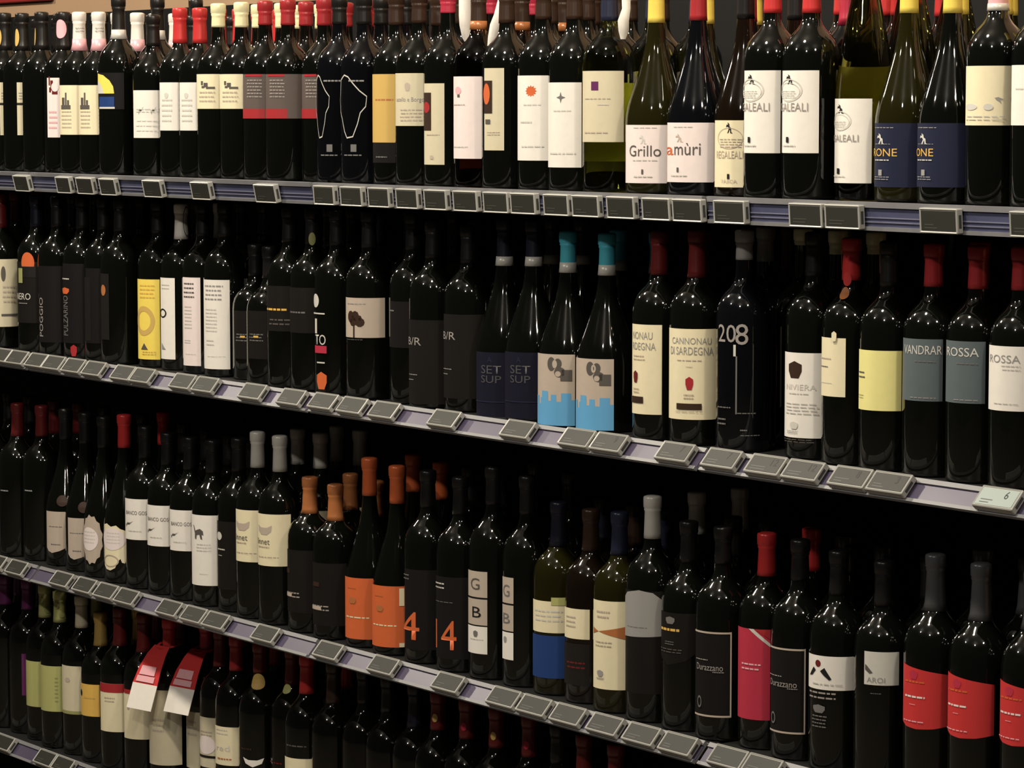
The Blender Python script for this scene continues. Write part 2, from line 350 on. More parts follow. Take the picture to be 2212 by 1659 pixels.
add_b(0, 258, 'tall black capped bottle with yellow fan over blue label', cap='K3', capb=83, top=-6, band=('SI', .016), H=.326,
      art=[('L', 213, 157, 268, 236, 'K2'), ('y', 212, 158, 247, 202, 'Y', [[(0, 0), (1, 0), (.96, .35), (.8, .65), (.5, .9), (0, 1)]]), ('y', 213, 172, 226, 202, 'SI', [[(0, 0), (1, 0), (.7, .6), (0, 1)]]),
           ('p', 216, 209, 247, 231, 'RB'), ('p', 216, 231, 248, 235, 'SI')])
add_b(0, 332, 'dark capped bottle with white label of two small leaping figures', cap='K3', capb=100, top=32,
      art=[('L', 289, 195, 372, 298, 'W'), ('y', 298, 225, 311, 248, 'DK', SWOOSH), ('y', 324, 225, 338, 248, 'DK', SWOOSH), ('n', 294, 235, 345, 246, 'SI', 2), ('n', 294, 258, 340, 290, 'W', 3)])
for px, lx in ((390, 346), (433, 389)):
    add_b(0, px, 'red capped bottle with plain white label', cap='Rb', capb=93, top=17, group='red capped plain white label bottles',
          art=[('L', lx, 178, lx+72, 282, 'W'), ('y', lx+10, 200, lx+18, 212, 'SI', CREST), ('n', lx+4, 214, lx+26, 270, 'SI', 5)])
for px, lx in ((473, 425), (523, 475)):
    add_b(0, px, 'cream capped bottle with short cream label and small engraving', cap='PY', capb=58, group='cream capped short label bottles',
          art=[('L', lx, 160, lx+80, 235, 'C'), ('y', lx+8, 175, lx+42, 194, 'DK', SKETCH), ('n', lx+6, 198, lx+40, 226, 'SH', 3)])
for px, lx in ((574, 526), (623, 575), (701, 653)):
    add_b(0, px, 'dark red capped bottle with grey brown label edged in red', cap='R', capb=54, group='grey brown label bottles with red corners',
          art=[('L', lx, 160, lx+82, 256, 'gb'), ('p', lx, 235, lx+46, 256, 'R'), ('p', lx+5, 160, lx+40, 165, 'R'), ('n', lx+8, 172, lx+40, 215, 'G', 6)])
for px, lx in ((734, 686), (787, 738)):
    add_b(0, px, 'black bottle with white outline of a continent', glass='bl', cap='K3', capb=52, group='black bottles with a drawn continent',
          art=[('s', lx-(26 if px < 750 else 2), 162, lx+(26 if px < 750 else 54), 298, 'SI', (AFRICA, .022)), ('n', lx+14, 173, lx+50, 182, 'GY', 1), ('n', lx+6, 334, lx+44, 342, 'MG', 1), ('p', lx+20, 312, lx+32, 328, 'MG')])
add_b(0, 857, 'dark bottle with gold label above a black band', cap='BR', capb=54, art=[('L', 806, 160, 905, 352, 'K2'), ('p', 806, 160, 905, 308, 'GO'), ('n', 812, 214, 850, 224, 'Bz', 1), ('n', 812, 338, 836, 346, 'MG', 1)])
add_b(0, 906, 'bottle with square cream label and small grey crest beside gold label', cap='BR', capb=50,
      art=[('L', 855, 158, 919, 272, 'Cd'), ('y', 875, 178, 886, 196, 'SH', CREST), ('t', 858, 210, 916, 222, 'GY', 'astello e Borgo'), ('n', 865, 236, 912, 266, 'SH', 4)])
add_b(0, 968, 'red capped bottle with tall cream label and dark window', cap='CR', capb=28, art=[('L', 917, 180, 960, 356, 'Cd'), ('p', 917, 200, 932, 282, 'BR'), ('e', 917, 220, 929, 244, 'R'), ('n', 922, 290, 950, 296, 'SH', 1), ('p', 930, 336, 936, 344, 'SH')])
add_b(0, 1034, 'rose wine bottle with white label and pink balloon', glass='ro', cap='BR', capb=62, band=('Bz', .012),
      art=[('L', 978, 165, 1042, 343, 'Wp'), ('e', 985, 187, 997, 204, 'PK'), ('p', 989, 204, 994, 210, 'DK'), ('n', 980, 225, 1005, 231, 'SH', 1), ('n', 981, 316, 1015, 323, 'SI', 1)])
add_b(0, 1095, 'bottle with cream label and orange oval in dark window', cap='BR', capb=50, art=[('L', 1047, 147, 1089, 325, 'Cd'), ('p', 1047, 174, 1064, 245, 'BR'), ('e', 1046, 180, 1059, 226, 'OR'), ('p', 1050, 258, 1060, 268, 'DK'), ('n', 1052, 285, 1080, 295, 'SH', 2)])
add_b(0, 1174, 'bottle with white label and orange sun', cap='BR', capb=42, art=[('L', 1119, 163, 1187, 347, 'W'), ('y', 1136, 184, 1160, 209, 'OR', SUN), ('n', 1132, 225, 1172, 233, 'SI', 1), ('n', 1125, 262, 1150, 272, 'SI', 1), ('n', 1128, 315, 1180, 324, 'SI', 1)])
add_b(0, 1241, 'bottle with white label and grey four pointed star', cap='BR', capb=42, art=[('L', 1184, 178, 1256, 362, 'W'), ('y', 1203, 198, 1222, 223, 'MG', STAR), ('n', 1196, 238, 1234, 246, 'SI', 1), ('n', 1190, 330, 1244, 340, 'SI', 1)])
add_b(0, 1316, 'clear green bottle with blue capsule and cream label bearing purple square', glass='gr', cap='NB', capb=46, backlab=(2.0, 3.7, 180, 345), art=[('L', 1258, 153, 1347, 307, 'Cd'), ('p', 1278, 176, 1293, 195, 'PU'), ('n', 1264, 212, 1320, 219, 'SH', 1), ('n', 1264, 285, 1318, 294, 'SH', 1), ('n', 1290, 225, 1315, 230, 'SI', 1)])
add_b(0, 1417, 'sloping olive bottle with yellow capsule and white label reading Grillo', typ='g', glass='ol', cap='Y', capb=49, art=[('L', 1353, 270, 1458, 396, 'Wp'), logoA(1382, 291, 16, 20, 'SI'), ('t', 1362, 314, 1428, 338, 'DK', 'Grillo'), ('n', 1368, 275, 1424, 280, 'SI', 1), ('n', 1366, 345, 1422, 352, 'SI', 1), ('p', 1387, 366, 1391, 376, 'DK'), ('n', 1370, 380, 1412, 388, 'SI', 1)])
add_b(0, 1508, 'sloping bottle with red capsule and white label in brown lettering', typ='g', glass='bl', cap='R', capb=44, art=[('L', 1443, 265, 1545, 394, 'Wp'), logoA(1461, 289, 16, 18, 'SH'), ('t', 1443, 318, 1457, 335, 'OR', 'a'), ('t', 1459, 309, 1514, 335, 'DK', 'mùri'), ('n', 1455, 273, 1500, 278, 'SI', 1), ('p', 1464, 362, 1468, 372, 'DK'), ('n', 1452, 378, 1488, 386, 'SI', 1)])
add_b(0, 1610, 'sloping brown bottle with narrow cream label and drawn wreath', typ='g', glass='br', cap='K2', capb=40, art=[('L', 1546, 260, 1612, 405, 'C'), logoA(1570, 264, 14, 24), ('o', 1553, 276, 1606, 322, 'SH', .05), ('n', 1556, 300, 1604, 322, 'SH', 4), ('t', 1551, 326, 1606, 342, 'SH', 'REGALEALI'), ('p', 1573, 376, 1578, 387, 'K'), ('t', 1560, 388, 1594, 395, 'SH', 'TASCA')])
for px, lx in ((1668, 1609), (1752, 1692)):
    add_b(0, px, 'red capped dark bottle with tall white label and oval wreath drawing', cap='Rb', capb=28, group='tall white wreath label bottles',
          art=[('L', lx, 152, lx+77, 331, 'W'), logoA(lx+8, 160, 16, 22)] + oval_art(lx-6, 170) + [('t', lx-4, 222, lx+54, 240, 'G', 'GALEALI'), ('p', lx+9, 296, lx+14, 308, 'K'), ('n', lx+1, 313, lx+28, 321, 'SI', 1)])
add_b(0, 1832, 'dark bottle with grey label half hidden behind the green flute bottle', glass='bl', cap='CR', capb=58, y=.115, back=0, art=[('L', 1776, 213, 1860, 395, 'K3')])
add_b(0, 1868, 'slender green flute bottle with tall white label and wreath', typ='f', glass='ye', cap='K', capb=-20, backlab=(2.4, 4.0, 150, 390), art=[('L', 1801, 213, 1884, 396, 'W'), logoA(1811, 225, 14, 20)] + oval_art(1800, 240, .85) + [('t', 1803, 291, 1856, 306, 'G', 'GALEALI'), ('p', 1812, 364, 1817, 376, 'K'), ('n', 1804, 380, 1828, 386, 'SI', 1)])
for px, lx, tx in ((1962, 1890, 'RONE'), (2056, 1983, 'ONE')):
    add_b(0, px, 'sloping dark bottle with navy label and gold lettering', typ='g', glass='ol' if px < 2000 else 'dk', cap='Y', capb=28, D=.0845, group='navy label bottles with gold lettering',
          art=[('L', lx, 266, lx+102, 405, 'NB'), logoA(lx+8, 288, 16, 24, 'SI'), ('t', lx, 321, lx+(50 if tx == 'RONE' else 36), 338, 'YO', tx), ('n', lx+4, 275, lx+42, 280, 'GY', 1), ('n', lx+4, 311, lx+36, 314, 'GY', 1), ('n', lx+4, 345, lx+36, 352, 'SI', 1), ('p', lx+12, 367, lx+19, 380, 'GY'), ('n', lx+4, 382, lx+34, 392, 'GY', 2)])
add_b(0, 2154, 'white and pink capped bottle with cream label of birds in flight', cap='PK', capb=21, band=('SI', .008), art=[('L', 2085, 142, 2183, 271, 'C'), ('y', 2149, 208, 2168, 224, 'GY', BIRD), ('y', 2090, 224, 2116, 238, 'SI', [ell(0, 0, .9, 1)]), ('y', 2126, 224, 2146, 238, 'SI', [ell(0, 0, 1, 1)]), ('n', 2090, 250, 2170, 264, 'SI', 2)])
add_b(0, 2252, 'yellow capped bottle with cream label at the end of the row', cap='Y', capb=30, art=[('L', 2187, 140, 2290, 271, 'W'), ('n', 2195, 190, 2230, 200, 'SI', 1)])
# ---- second shelf down
add_b(1, 4, 'red capped bottle with tall cream label ruled by a dark line', cap='DR', capb=492, art=[('L', -34, 560, 41, 706, 'Cd'), ('e', 2, 575, 12, 608, 'DK'), ('p', 2, 678, 36, 683, 'DK'), ('n', 4, 618, 36, 660, 'SH', 4)])
add_b(1, 81, 'navy capped bottle with brown label and orange thumb shaped emblem', cap='NV', capb=490, art=[('L', 38, 566, 100, 698, 'K3'), ('e', 48, 545, 75, 592, 'OR'), ('p', 44, 576, 78, 600, 'K3'), ('t', 38, 634, 66, 648, 'SI', 'NERO'), ('p', 42, 580, 50, 612, 'OV2'), ('n', 42, 655, 60, 660, 'GY', 1)])
add_b(1, 126, 'black bottle with white sideways lettering low on its label', cap='K2', art=[('L', 84, 575, 150, 740, 'K2'), ('v', 86, 644, 93, 728, 'G', 'POGGIO')])
add_b(1, 180, 'black bottle with sideways red and white lettering', cap='K2', art=[('L', 136, 570, 220, 742, 'K2'), ('v', 138, 640, 147, 726, 'MG', 'PULZARINO'), ('n', 136, 602, 150, 610, 'SI', 1), ('y', 134, 622, 150, 636, 'OR', CREST), ('y', 152, 745, 165, 770, 'R', CREST)])
add_b(1, 226, 'black bottle with narrow dark grey strip label', cap='K2', art=[('L', 186, 580, 240, 742, 'K2'), ('p', 184, 600, 196, 738, 'K3')])
add_b(1, 262, 'black bottle with dim orange mark on grey strip', cap='K2', art=[('p', 219, 592, 236, 735, 'K3'), ('e', 220, 616, 229, 640, 'Bz')])
add_b(1, 343, 'black capped bottle with bright yellow label', cap='K2', top=436, art=[('L', 298, 604, 345, 777, 'Y'), ('o', 275, 662, 334, 726, 'GO', .35), ('n', 303, 616, 334, 650, 'YO', 4), ('y', 305, 742, 319, 756, 'DK', [[(0, 0), (1, 0), (.5, 1)]]), ('n', 306, 760, 336, 770, 'GO', 2)])
add_b(1, 393, 'white capped bottle with narrow white label and black arc', cap='W', capb=517, top=441, art=[('L', 347, 601, 378, 777, 'W'), ('o', 336, 668, 360, 688, 'K', .3), ('n', 350, 615, 366, 630, 'SI', 2), ('y', 350, 742, 358, 756, 'GY', [[(0, 0), (1, 0), (0, 1)]]), ('O', 396, 445, 416, 512, 'DK', .12)])
add_b(1, 440, 'bottle with tall white label and small print beside the white cap', cap='K2', top=440, art=[('L', 396, 600, 433, 791, 'Wp'), ('n', 398, 612, 420, 650, 'DK', 4), ('n', 399, 662, 414, 715, 'SI', 7), ('n', 399, 735, 412, 745, 'SI', 2), ('n', 400, 765, 424, 768, 'SI', 1)])
add_b(1, 487, 'bottle with wider tall white label of small print beside dark bottles', cap='K3', top=440, art=[('L', 441, 605, 496, 798, 'W'), ('n', 444, 617, 482, 655, 'GY', 4), ('n', 445, 668, 468, 722, 'SI', 7), ('n', 446, 735, 462, 752, 'SI', 2), ('n', 447, 770, 486, 773, 'SI', 1)])
for px, lx in ((552, 507), (583, 536)):
    add_b(1, px, 'short squat dark bottle with smoky label', typ='s', cap='K2', H=.232, D=.08, group='short squat dark bottles', back=0, art=[('L', lx, 672, lx+86, 776, 'K3'), ('n', lx+3, 722, lx+32, 742, 'MG', 3), ('p', lx+12, 726, lx+22, 730, 'YO')])
add_b(1, 626, 'dark bottle with charcoal label and gold lettering', cap='K2', art=[('L', 575, 618, 668, 716, 'K3'), ('n', 578, 667, 622, 680, 'YO', 1), ('n', 582, 690, 640, 708, 'DK', 2)])
add_b(1, 676, 'dark bottle with charcoal label and grey lettering', cap='K2', art=[('L', 626, 622, 720, 720, 'K3'), ('n', 628, 674, 660, 684, 'MG', 1), ('E', 668, 502, 682, 530, 'OV2')])
add_b(1, 729, 'black bottle with white and red blocks on its edge', cap='K2', art=[('e', 677, 636, 690, 666, 'SI'), ('p', 678, 677, 702, 680, 'SI'), ('p', 682, 690, 686, 722, 'SI'), ('t', 683, 724, 704, 746, 'SI', 'TO'), ('p', 682, 748, 706, 764, 'CR'), ('p', 686, 783, 702, 786, 'SI'), ('y', 686, 804, 706, 842, 'OR', CREST)])
add_b(1, 798, 'bottle with beige label and dark tree silhouette', cap='K', art=[('L', 748, 644, 831, 730, 'SH'), ('y', 753, 672, 788, 730, 'BR', TREE), ('n', 752, 656, 790, 661, 'G', 1), ('n', 752, 734, 784, 737, 'MG', 1)])
add_b(1, 893, 'black bottle with faint grey label beside the tree label bottle', cap='K2', art=[('L', 842, 652, 930, 752, 'K2'), ('p', 842, 645, 844, 730, 'MG'), ('p', 843, 671, 852, 674, 'MG')])
for px, lx, ty in ((936, 884, 744), (1012, 958, 732)):
    add_b(1, px, 'black bottle with tall charcoal label and small grey monogram', cap='K2', top=478 if px < 1000 else 488, group='charcoal monogram bottles', art=[('L', lx, ty-52, lx+88, ty+130, 'K3'), ('t', lx, ty-14, lx+26, ty+3, 'G', 'B/R'), ('n', lx+1, ty+66, lx+18, ty+71, 'GY', 1), ('n', lx+1, ty+77, lx+10, ty+82, 'GY', 1)])
for px, lx in ((1090, 1027), (1153, 1090)):
    add_b(1, px, 'sloping dark bottle with navy label and silver capsule band', typ='g', cap='NV', capb=574, band=('SI', .013), group='navy capped navy label bottles', art=[('L', lx, 762, lx+100, 905, 'NV'), ('t', lx+26, 772, lx+36, 784, 'NB', 'A'), ('t', lx+14, 790, lx+56, 808, 'GC', 'SET'), ('t', lx+14, 812, lx+56, 828, 'GC', 'SUP'), ('p', lx+2, 868, lx+70, 870, 'NB')])
for px, lx, ly in ((1227, 1160, 766), (1311, 1244, 776)):
    add_b(1, px, 'sloping dark bottle with turquoise capsule and cream and blue city label', typ='g', D=.089, cap='TQ', capb=(588 if px < 1300 else 594), top=(500 if px < 1300 else 505), band=('SI', .014), group='turquoise capped city label bottles',
          art=[('L', lx, ly, lx+82, ly+154, 'SH'), ('y', lx, ly+80, lx+82, ly+154, 'BL', CITY), ('y', lx+24, ly+6, lx+76, ly+60, 'DK', CLUSTER), ('e', lx+34, ly+12, lx+44, ly+30, 'SH'), ('e', lx+40, ly+36, lx+52, ly+48, 'SH')])
add_b(1, 1424, 'dark red capped bottle with half turned cream label in dark capitals', cap='DR', capb=594, top=500, art=[('L', 1367, 702, 1430, 896, 'C'), ('t', 1369, 718, 1410, 734, 'GY', 'NONAU'), ('t', 1369, 741, 1417, 757, 'GY', 'RDEGNA'), ('n', 1370, 769, 1394, 784, 'SH', 2), ('y', 1371, 802, 1379, 828, 'DR', CREST), ('p', 1367, 858, 1391, 872, 'BR'), ('n', 1370, 840, 1382, 854, 'SH', 2)])
add_b(1, 1505, 'dark red capped bottle with full cream label and small red crest', cap='DR', capb=600, top=498, art=[('L', 1446, 711, 1556, 907, 'C'), ('t', 1454, 730, 1536, 744, 'GY', 'CANNONAU'), ('t', 1451, 750, 1540, 767, 'GY', 'DI SARDEGNA'), ('n', 1464, 778, 1518, 784, 'SH', 1), ('n', 1482, 792, 1496, 796, 'SH', 1), ('y', 1482, 814, 1498, 842, 'R', CREST), ('n', 1478, 852, 1500, 866, 'SH', 2), ('p', 1464, 872, 1516, 885, 'BR'), ('n', 1462, 889, 1518, 893, 'SH', 1)])
add_b(1, 1607, 'black bottle with tall white numerals and grey capsule', glass='bl', cap='GY', capb=562, art=[('t', 1554, 702, 1590, 740, 'G', '20'), ('t', 1589, 700, 1616, 745, 'G', '8'), ('p', 1585, 745, 1590, 770, 'SI'), ('p', 1590, 770, 1593, 895, 'MG'), ('n', 1594, 892, 1632, 898, 'MG', 1), ('n', 1553, 880, 1580, 887, 'MG', 1), ('n', 1553, 905, 1570, 925, 'MG', 2), ('n', 1600, 928, 1616, 937, 'MG', 1), ('n', 1600, 940, 1640, 945, 'MG', 1)])  # the two thin upright panels below the numerals are a painted glass reflection
for p_, b_, d_ in ((1733, 530, 'behind the brown crest label'), (1808, 550, 'behind the wax sealed neck'), (1890, 550, 'behind the yellow label')):
    add_b(1, p_, 'dark bottle with cream neck wrap '+d_, cap='PY', capb=b_, y=.128, back=0)
add_b(1, 1652, 'black bottle with grey capsule set back behind the white numerals', glass='bl', cap='GY', capb=565, y=.13, back=0, art=[])
add_b(1, 1758, 'dark bottle with pale grey label, brown crest on top', cap='K2', typ='b', back=0, art=[('L', 1695, 763, 1777, 947, 'W'), ('y', 1706, 781, 1733, 818, 'BR', CREST), ('t', 1702, 831, 1764, 843, 'SI', 'NIVIERA'), ('n', 1706, 850, 1748, 857, 'SI', 1), ('n', 1700, 872, 1770, 900, 'SI', 4), ('y', 1710, 912, 1726, 928, 'SI', CREST), ('n', 1704, 932, 1726, 940, 'GY', 2), ('n', 1698, 950, 1760, 960, 'DK', 2)])
add_b(1, 1838, 'red capped bottle with white label and red wax seal on neck', cap='Rb', back=0, capb=606, top=515, art=[('L', 1772, 731, 1827, 858, 'C'), ('n', 1776, 775, 1796, 784, 'SH', 1), ('n', 1776, 793, 1790, 799, 'DK', 1), ('n', 1776, 828, 1798, 832, 'SI', 1), ('E', 1822, 588, 1838, 618, 'Rb'), ('E', 1818, 620, 1834, 646, 'Bz'), ('Y', 1798, 716, 1808, 738, 'C', CREST)])
add_b(1, 1920, 'dark capped bottle with plain yellow label', cap='K3', back=0, top=522, art=[('L', 1856, 758, 1947, 888, 'YL'), ('n', 1858, 805, 1870, 825, 'DK', 2), ('n', 1858, 855, 1868, 866, 'OV', 2)])
for px, lx, ly, tx in ((2015, 1952, 733, 'VANDRAR'), (2110, 2044, 738, 'ROSSA')):
    add_b(1, px, 'red capped bottle with slate grey label and pale capitals', cap='R', capb=ly-113, top=ly-206, group='slate grey label bottles',
          art=[('L', lx, ly, lx+84, ly+134, 'SL'), ('t', lx+4, ly+14, lx+(82 if tx[0] == 'V' else 70), ly+33, 'SI', tx), ('n', lx+22, ly+47, lx+68, ly+54, 'MG', 1), ('n', lx+16, ly+126, lx+70, ly+131, 'G', 1)])
add_b(1, 2204, 'red capped bottle with white label and grey capitals', cap='R', capb=628, top=534, art=[('L', 2138, 749, 2250, 889, 'W'), ('t', 2141, 768, 2204, 785, 'GY', 'ROSSA'), ('n', 2164, 790, 2204, 806, 'SI', 2), ('n', 2150, 872, 2200, 878, 'SI', 1)])
# ---- third shelf down
for px in (40, 92):
    add_b(2, px, 'dark bottle with dull red capsule and no lit label', cap='DR', capb=943, top=872 if px < 60 else 877, group='dull red capped dark bottles', art=[('n', px-38, 1060, px-22, 1068, 'GY', 1)])
add_b(2, -12, 'dark bottle with pale label sliver beside the dull red caps', cap='K2', art=[('L', -40, 1018, 5, 1066, 'W')])
for px, lx, ly in ((143, 101, 1106), (186, 147, 1120)):
    add_b(2, px, 'sloping dark bottle with rounded grey brown label', typ='g', D=.080, cap='K2', group='rounded grey label bottles', art=[('L', lx, ly, lx+52, ly+90, 'SH', SHIELD), ('n', lx+4, ly+32, lx+34, ly+36, 'MG', 1), ('n', lx+8, ly+70, lx+28, ly+76, 'MG', 1), ('E', lx+22, ly-36, lx+45, ly-12, 'BR')])
add_b(2, 226, 'sloping dark bottle with scalloped oval cream label', typ='g', D=.079, cap='K2', art=[('L', 150, 1113, 222, 1222, 'SH', scallop()), ('e', 150, 1141, 212, 1192, 'Wp'), ('n', 182, 1150, 205, 1180, 'SI', 4)])
add_b(2, 270, 'red capped sloping bottle with scalloped cream baroque label', typ='g', D=.079, cap='Rb', capb=968, top=897, art=[('L', 226, 1133, 275, 1234, 'C', [(0, .1), (.15, .02), (.35, 0), (.55, .06), (.65, .2), (.75, .26), (.8, .18), (.9, .16), (1, .3), (1, .75), (.93, .86), (.75, .9), (.6, .97), (.4, .94), (.2, 1), (0, .97)]), ('e', 218, 1142, 271, 1190, 'Wp'), ('n', 230, 1152, 258, 1180, 'SI', 4), ('o', 226, 1200, 256, 1226, 'SH', .15)])
for px, lx, ly in ((316, 271, 1079), (364, 318, 1093), (412, 368, 1103)):
    add_b(2, px, 'dark capped bottle with square white label and black swoosh', cap='K2', top=ly-157, group='white swoosh label bottles', art=[('L', lx, ly, lx+64, ly+88, 'W'), ('t', lx+3, ly+26, lx+46, ly+34, 'DK', 'BIANCO GOS'), ('y', lx+1, ly+44, lx+18, ly+62, 'DK', SWOOSH), ('n', lx+6, ly+68, lx+34, ly+74, 'SI', 1)])
add_b(2, 461, 'dark capped bottle with long white label and small horse', cap='K2', top=952, art=[('L', 414, 1114, 471, 1266, 'W'), ('y', 419, 1136, 440, 1167, 'DK', HORSE), ('n', 424, 1176, 456, 1196, 'SI', 3), ('n', 430, 1240, 450, 1244, 'SI', 1)])
add_b(2, 517, 'dark bottle with brown label and white fragments on its edge', cap='K2', art=[('L', 470, 1128, 552, 1275, 'K3'), ('e', 471, 1152, 480, 1170, 'SI'), ('n', 472, 1188, 486, 1196, 'SI', 1), ('n', 473, 1202, 480, 1206, 'SI', 1)])
for px, lx, ly in ((558, 508, 1103), (606, 556, 1112)):
    add_b(2, px, 'silver capped bottle with cream label and grey fan drawing', cap='SI', capb=ly-92, top=ly-169, group='silver capped cream label bottles', art=[('L', lx, ly, lx+72, ly+112, 'C'), ('y', lx+4, ly+24, lx+32, ly+46, 'SH', [[(0, 1), (.05, .4), (.3, .05), (.7, .05), (.95, .4), (1, 1), (.7, .75), (.3, .75)]]), ('t', lx+3, ly+53, lx+27, ly+66, 'DK', 'linnet'), ('n', lx+4, ly+70, lx+26, ly+78, 'SH', 1), ('n', lx+4, ly+92, lx+46, ly+97, 'SH', 1)])
for px, lx, ly in ((670, 613, 1190), (725, 676, 1218)):
    add_b(2, px, 'shorter dark bottle with copper capsule and charcoal label', cap='Bz', capb=ly-80 if px < 700 else ly-90, top=1032 if px < 700 else 1048, group='copper capped charcoal label bottles', art=[('L', lx, ly, lx+72, ly+135, 'K3'), ('n', lx, ly+92, lx+34, ly+108, 'G', 2), ('p', lx+2, ly+42, lx+14, ly+52, 'BR'), ('p', lx, ly+94, lx+18, ly+102, 'SH')])
for px, lx, ly in ((799, 745, 1250), (858, 804, 1267)):
    add_b(2, px, 'sloping dark bottle with orange label and copper capsule', typ='g', D=.081, cap='OR', capb=ly-178, top=ly-259, group='orange label bottles', art=[('L', lx, ly, lx+68, ly+132, 'OR'), ('n', lx+3, ly+84, lx+52, ly+92, 'C', 1), ('n', lx+6, ly+22, lx+24, ly+26, 'Bz', 1), ('y', lx+10, ly+42, lx+24, ly+56, 'Bz', CREST)] + ([('p', lx+58, ly+4, lx+68, ly+42, 'C'), ('p', lx+58, ly+122, lx+69, ly+131, 'C')] if px > 830 else []))
add_b(2, 925, 'black bottle with orange numeral four', cap='K2', top=1018, art=[('L', 875, 1232, 960, 1405, 'K2'), ('t', 873, 1324, 906, 1384, 'OR', '4'), ('n', 872, 1244, 884, 1260, 'MG', 2)])
add_b(2, 995, 'black bottle with orange numeral fourteen', cap='K2', top=1032, art=[('L', 941, 1248, 1030, 1425, 'K2'), ('t', 943, 1342, 986, 1405, 'OR', '14'), ('n', 940, 1262, 960, 1280, 'SI', 2), ('n', 942, 1302, 978, 1306, 'MG', 1)])
for px, lx, ly, wd in ((1066, 1013, 1236, 40), (1139, 1087, 1250, 23)):
    add_b(2, px, 'black bottle with two taupe squares above a white one', cap='K2', top=1010 if px < 1100 else 1030, group='taupe square label bottles', art=[('l', lx, ly, lx+wd, ly+178, 'K'), ('p', lx, ly, lx+wd, ly+56, 'SH'), ('p', lx, ly+60, lx+wd, ly+116, 'SH'), ('p', lx, ly+119, lx+wd, ly+178, 'W')] + ([('t', lx+6, ly+15, lx+24, ly+40, 'DK', 'G'), ('t', lx+9, ly+77, lx+27, ly+100, 'K', 'B'), ('y', lx+11, ly+128, lx+20, ly+142, 'MG', CREST), ('n', lx+4, ly+146, lx+32, ly+152, 'SI', 1)] if px < 1100 else [('t', lx+2, ly+16, lx+15, ly+42, 'MG', 'G'), ('t', lx+2, ly+78, lx+16, ly+100, 'MG', 'B'), ('y', lx+3, ly+128, lx+9, ly+142, 'GY', CREST)]))
add_b(2, 1207, 'dark amber glass bottle with cream label above a blue panel', glass='ol', cap='NV', capb=1182, top=1086, art=[('L', 1151, 1300, 1225, 1368, 'C'), ('n', 1156, 1320, 1216, 1350, 'SI', 3), ('p', 1152, 1374, 1220, 1466, 'RB'), ('p', 1191, 1291, 1222, 1308, 'OV')])
add_b(2, 1276, 'dark bottle with cream label above a brown and red panel', glass='br', cap='BR', capb=1192, top=1102, art=[('L', 1220, 1317, 1274, 1382, 'C'), ('n', 1224, 1334, 1244, 1364, 'SH', 3), ('p', 1220, 1392, 1274, 1482, 'K3'), ('n', 1226, 1432, 1264, 1452, 'DR', 2)])
add_b(2, 1338, 'green bottle with tall white label and brown bow tie band', glass='ol', cap='NB', capb=1200, top=1108, art=[('L', 1283, 1300, 1353, 1491, 'C'), ('y', 1284, 1354, 1352, 1382, 'Bz', [[(0, .3), (.25, .55), (0, .8)], [(.25, .55), (1, 0), (1, 1)]]), ('n', 1290, 1322, 1318, 1344, 'SH', 2), ('n', 1288, 1388, 1322, 1404, 'SH', 2), ('y', 1292, 1450, 1304, 1464, 'GY', CREST), ('n', 1290, 1467, 1306, 1474, 'GY', 1)])
add_b(2, 1409, 'silver capped bottle with arched grey label over charcoal label', cap='SI', capb=1165, top=1074, art=[('L', 1351, 1278, 1432, 1500, 'K3'), ('y', 1351, 1276, 1430, 1380, 'GY', [[(0, 0), (1, .05), (1, .8), (.8, .95), (.5, 1), (.15, .93), (0, .82)]]), ('n', 1356, 1356, 1398, 1362, 'MG', 1)])
add_b(2, 1487, 'black bottle with black shield label and gold lettering', cap='K2', top=1128, art=[('L', 1428, 1326, 1512, 1440, 'K3', [(0, .15), (.3, 0), (.7, .1), (1, .3), (1, 1), (0, 1)]), ('n', 1430, 1360, 1468, 1376, 'YO', 1), ('n', 1438, 1388, 1456, 1398, 'MG', 2), ('y', 1440, 1334, 1458, 1350, 'MG', CREST), ('n', 1430, 1404, 1476, 1416, 'DK', 2)])
for px, lx, ly in ((1561, 1504, 1366), (1727, 1664, 1402)):
    add_b(2, px, 'black bottle with black label framed in thin gold', cap='K2', top=ly-226 if px < 1600 else ly-234, capb=ly-146, group='gold framed black label bottles', art=[('L', lx, ly, lx+76, ly+184, 'K2'), ('p', lx, ly, lx+76, ly+4, 'SH'), ('p', lx, ly+180, lx+76, ly+184, 'SH'), ('p', lx+73, ly, lx+76, ly+184, 'SH'), ('n', lx+2, ly+60, lx+26, ly+66, 'G', 1), ('t', lx+4, ly+70, lx+58, ly+84, 'G', 'Durazzano'), ('n', lx+36, ly+86, lx+60, ly+91, 'G', 1), ('o', lx+6, ly+140, lx+14, ly+166, 'MG', .3)])
add_b(2, 1655, 'red capped bottle with crimson label and pale diagonal stripe', cap='Rb', capb=1246, top=1154, art=[('L', 1593, 1360, 1664, 1556, 'CR'), ('y', 1618, 1360, 1664, 1398, 'SI', [[(0, 1), (.25, 1), (1, .2), (1, 0)]]), ('y', 1630, 1360, 1664, 1384, 'R', [[(0, 1), (1, 1), (1, .1)]]), ('n', 1604, 1435, 1644, 1455, 'PK', 2)])
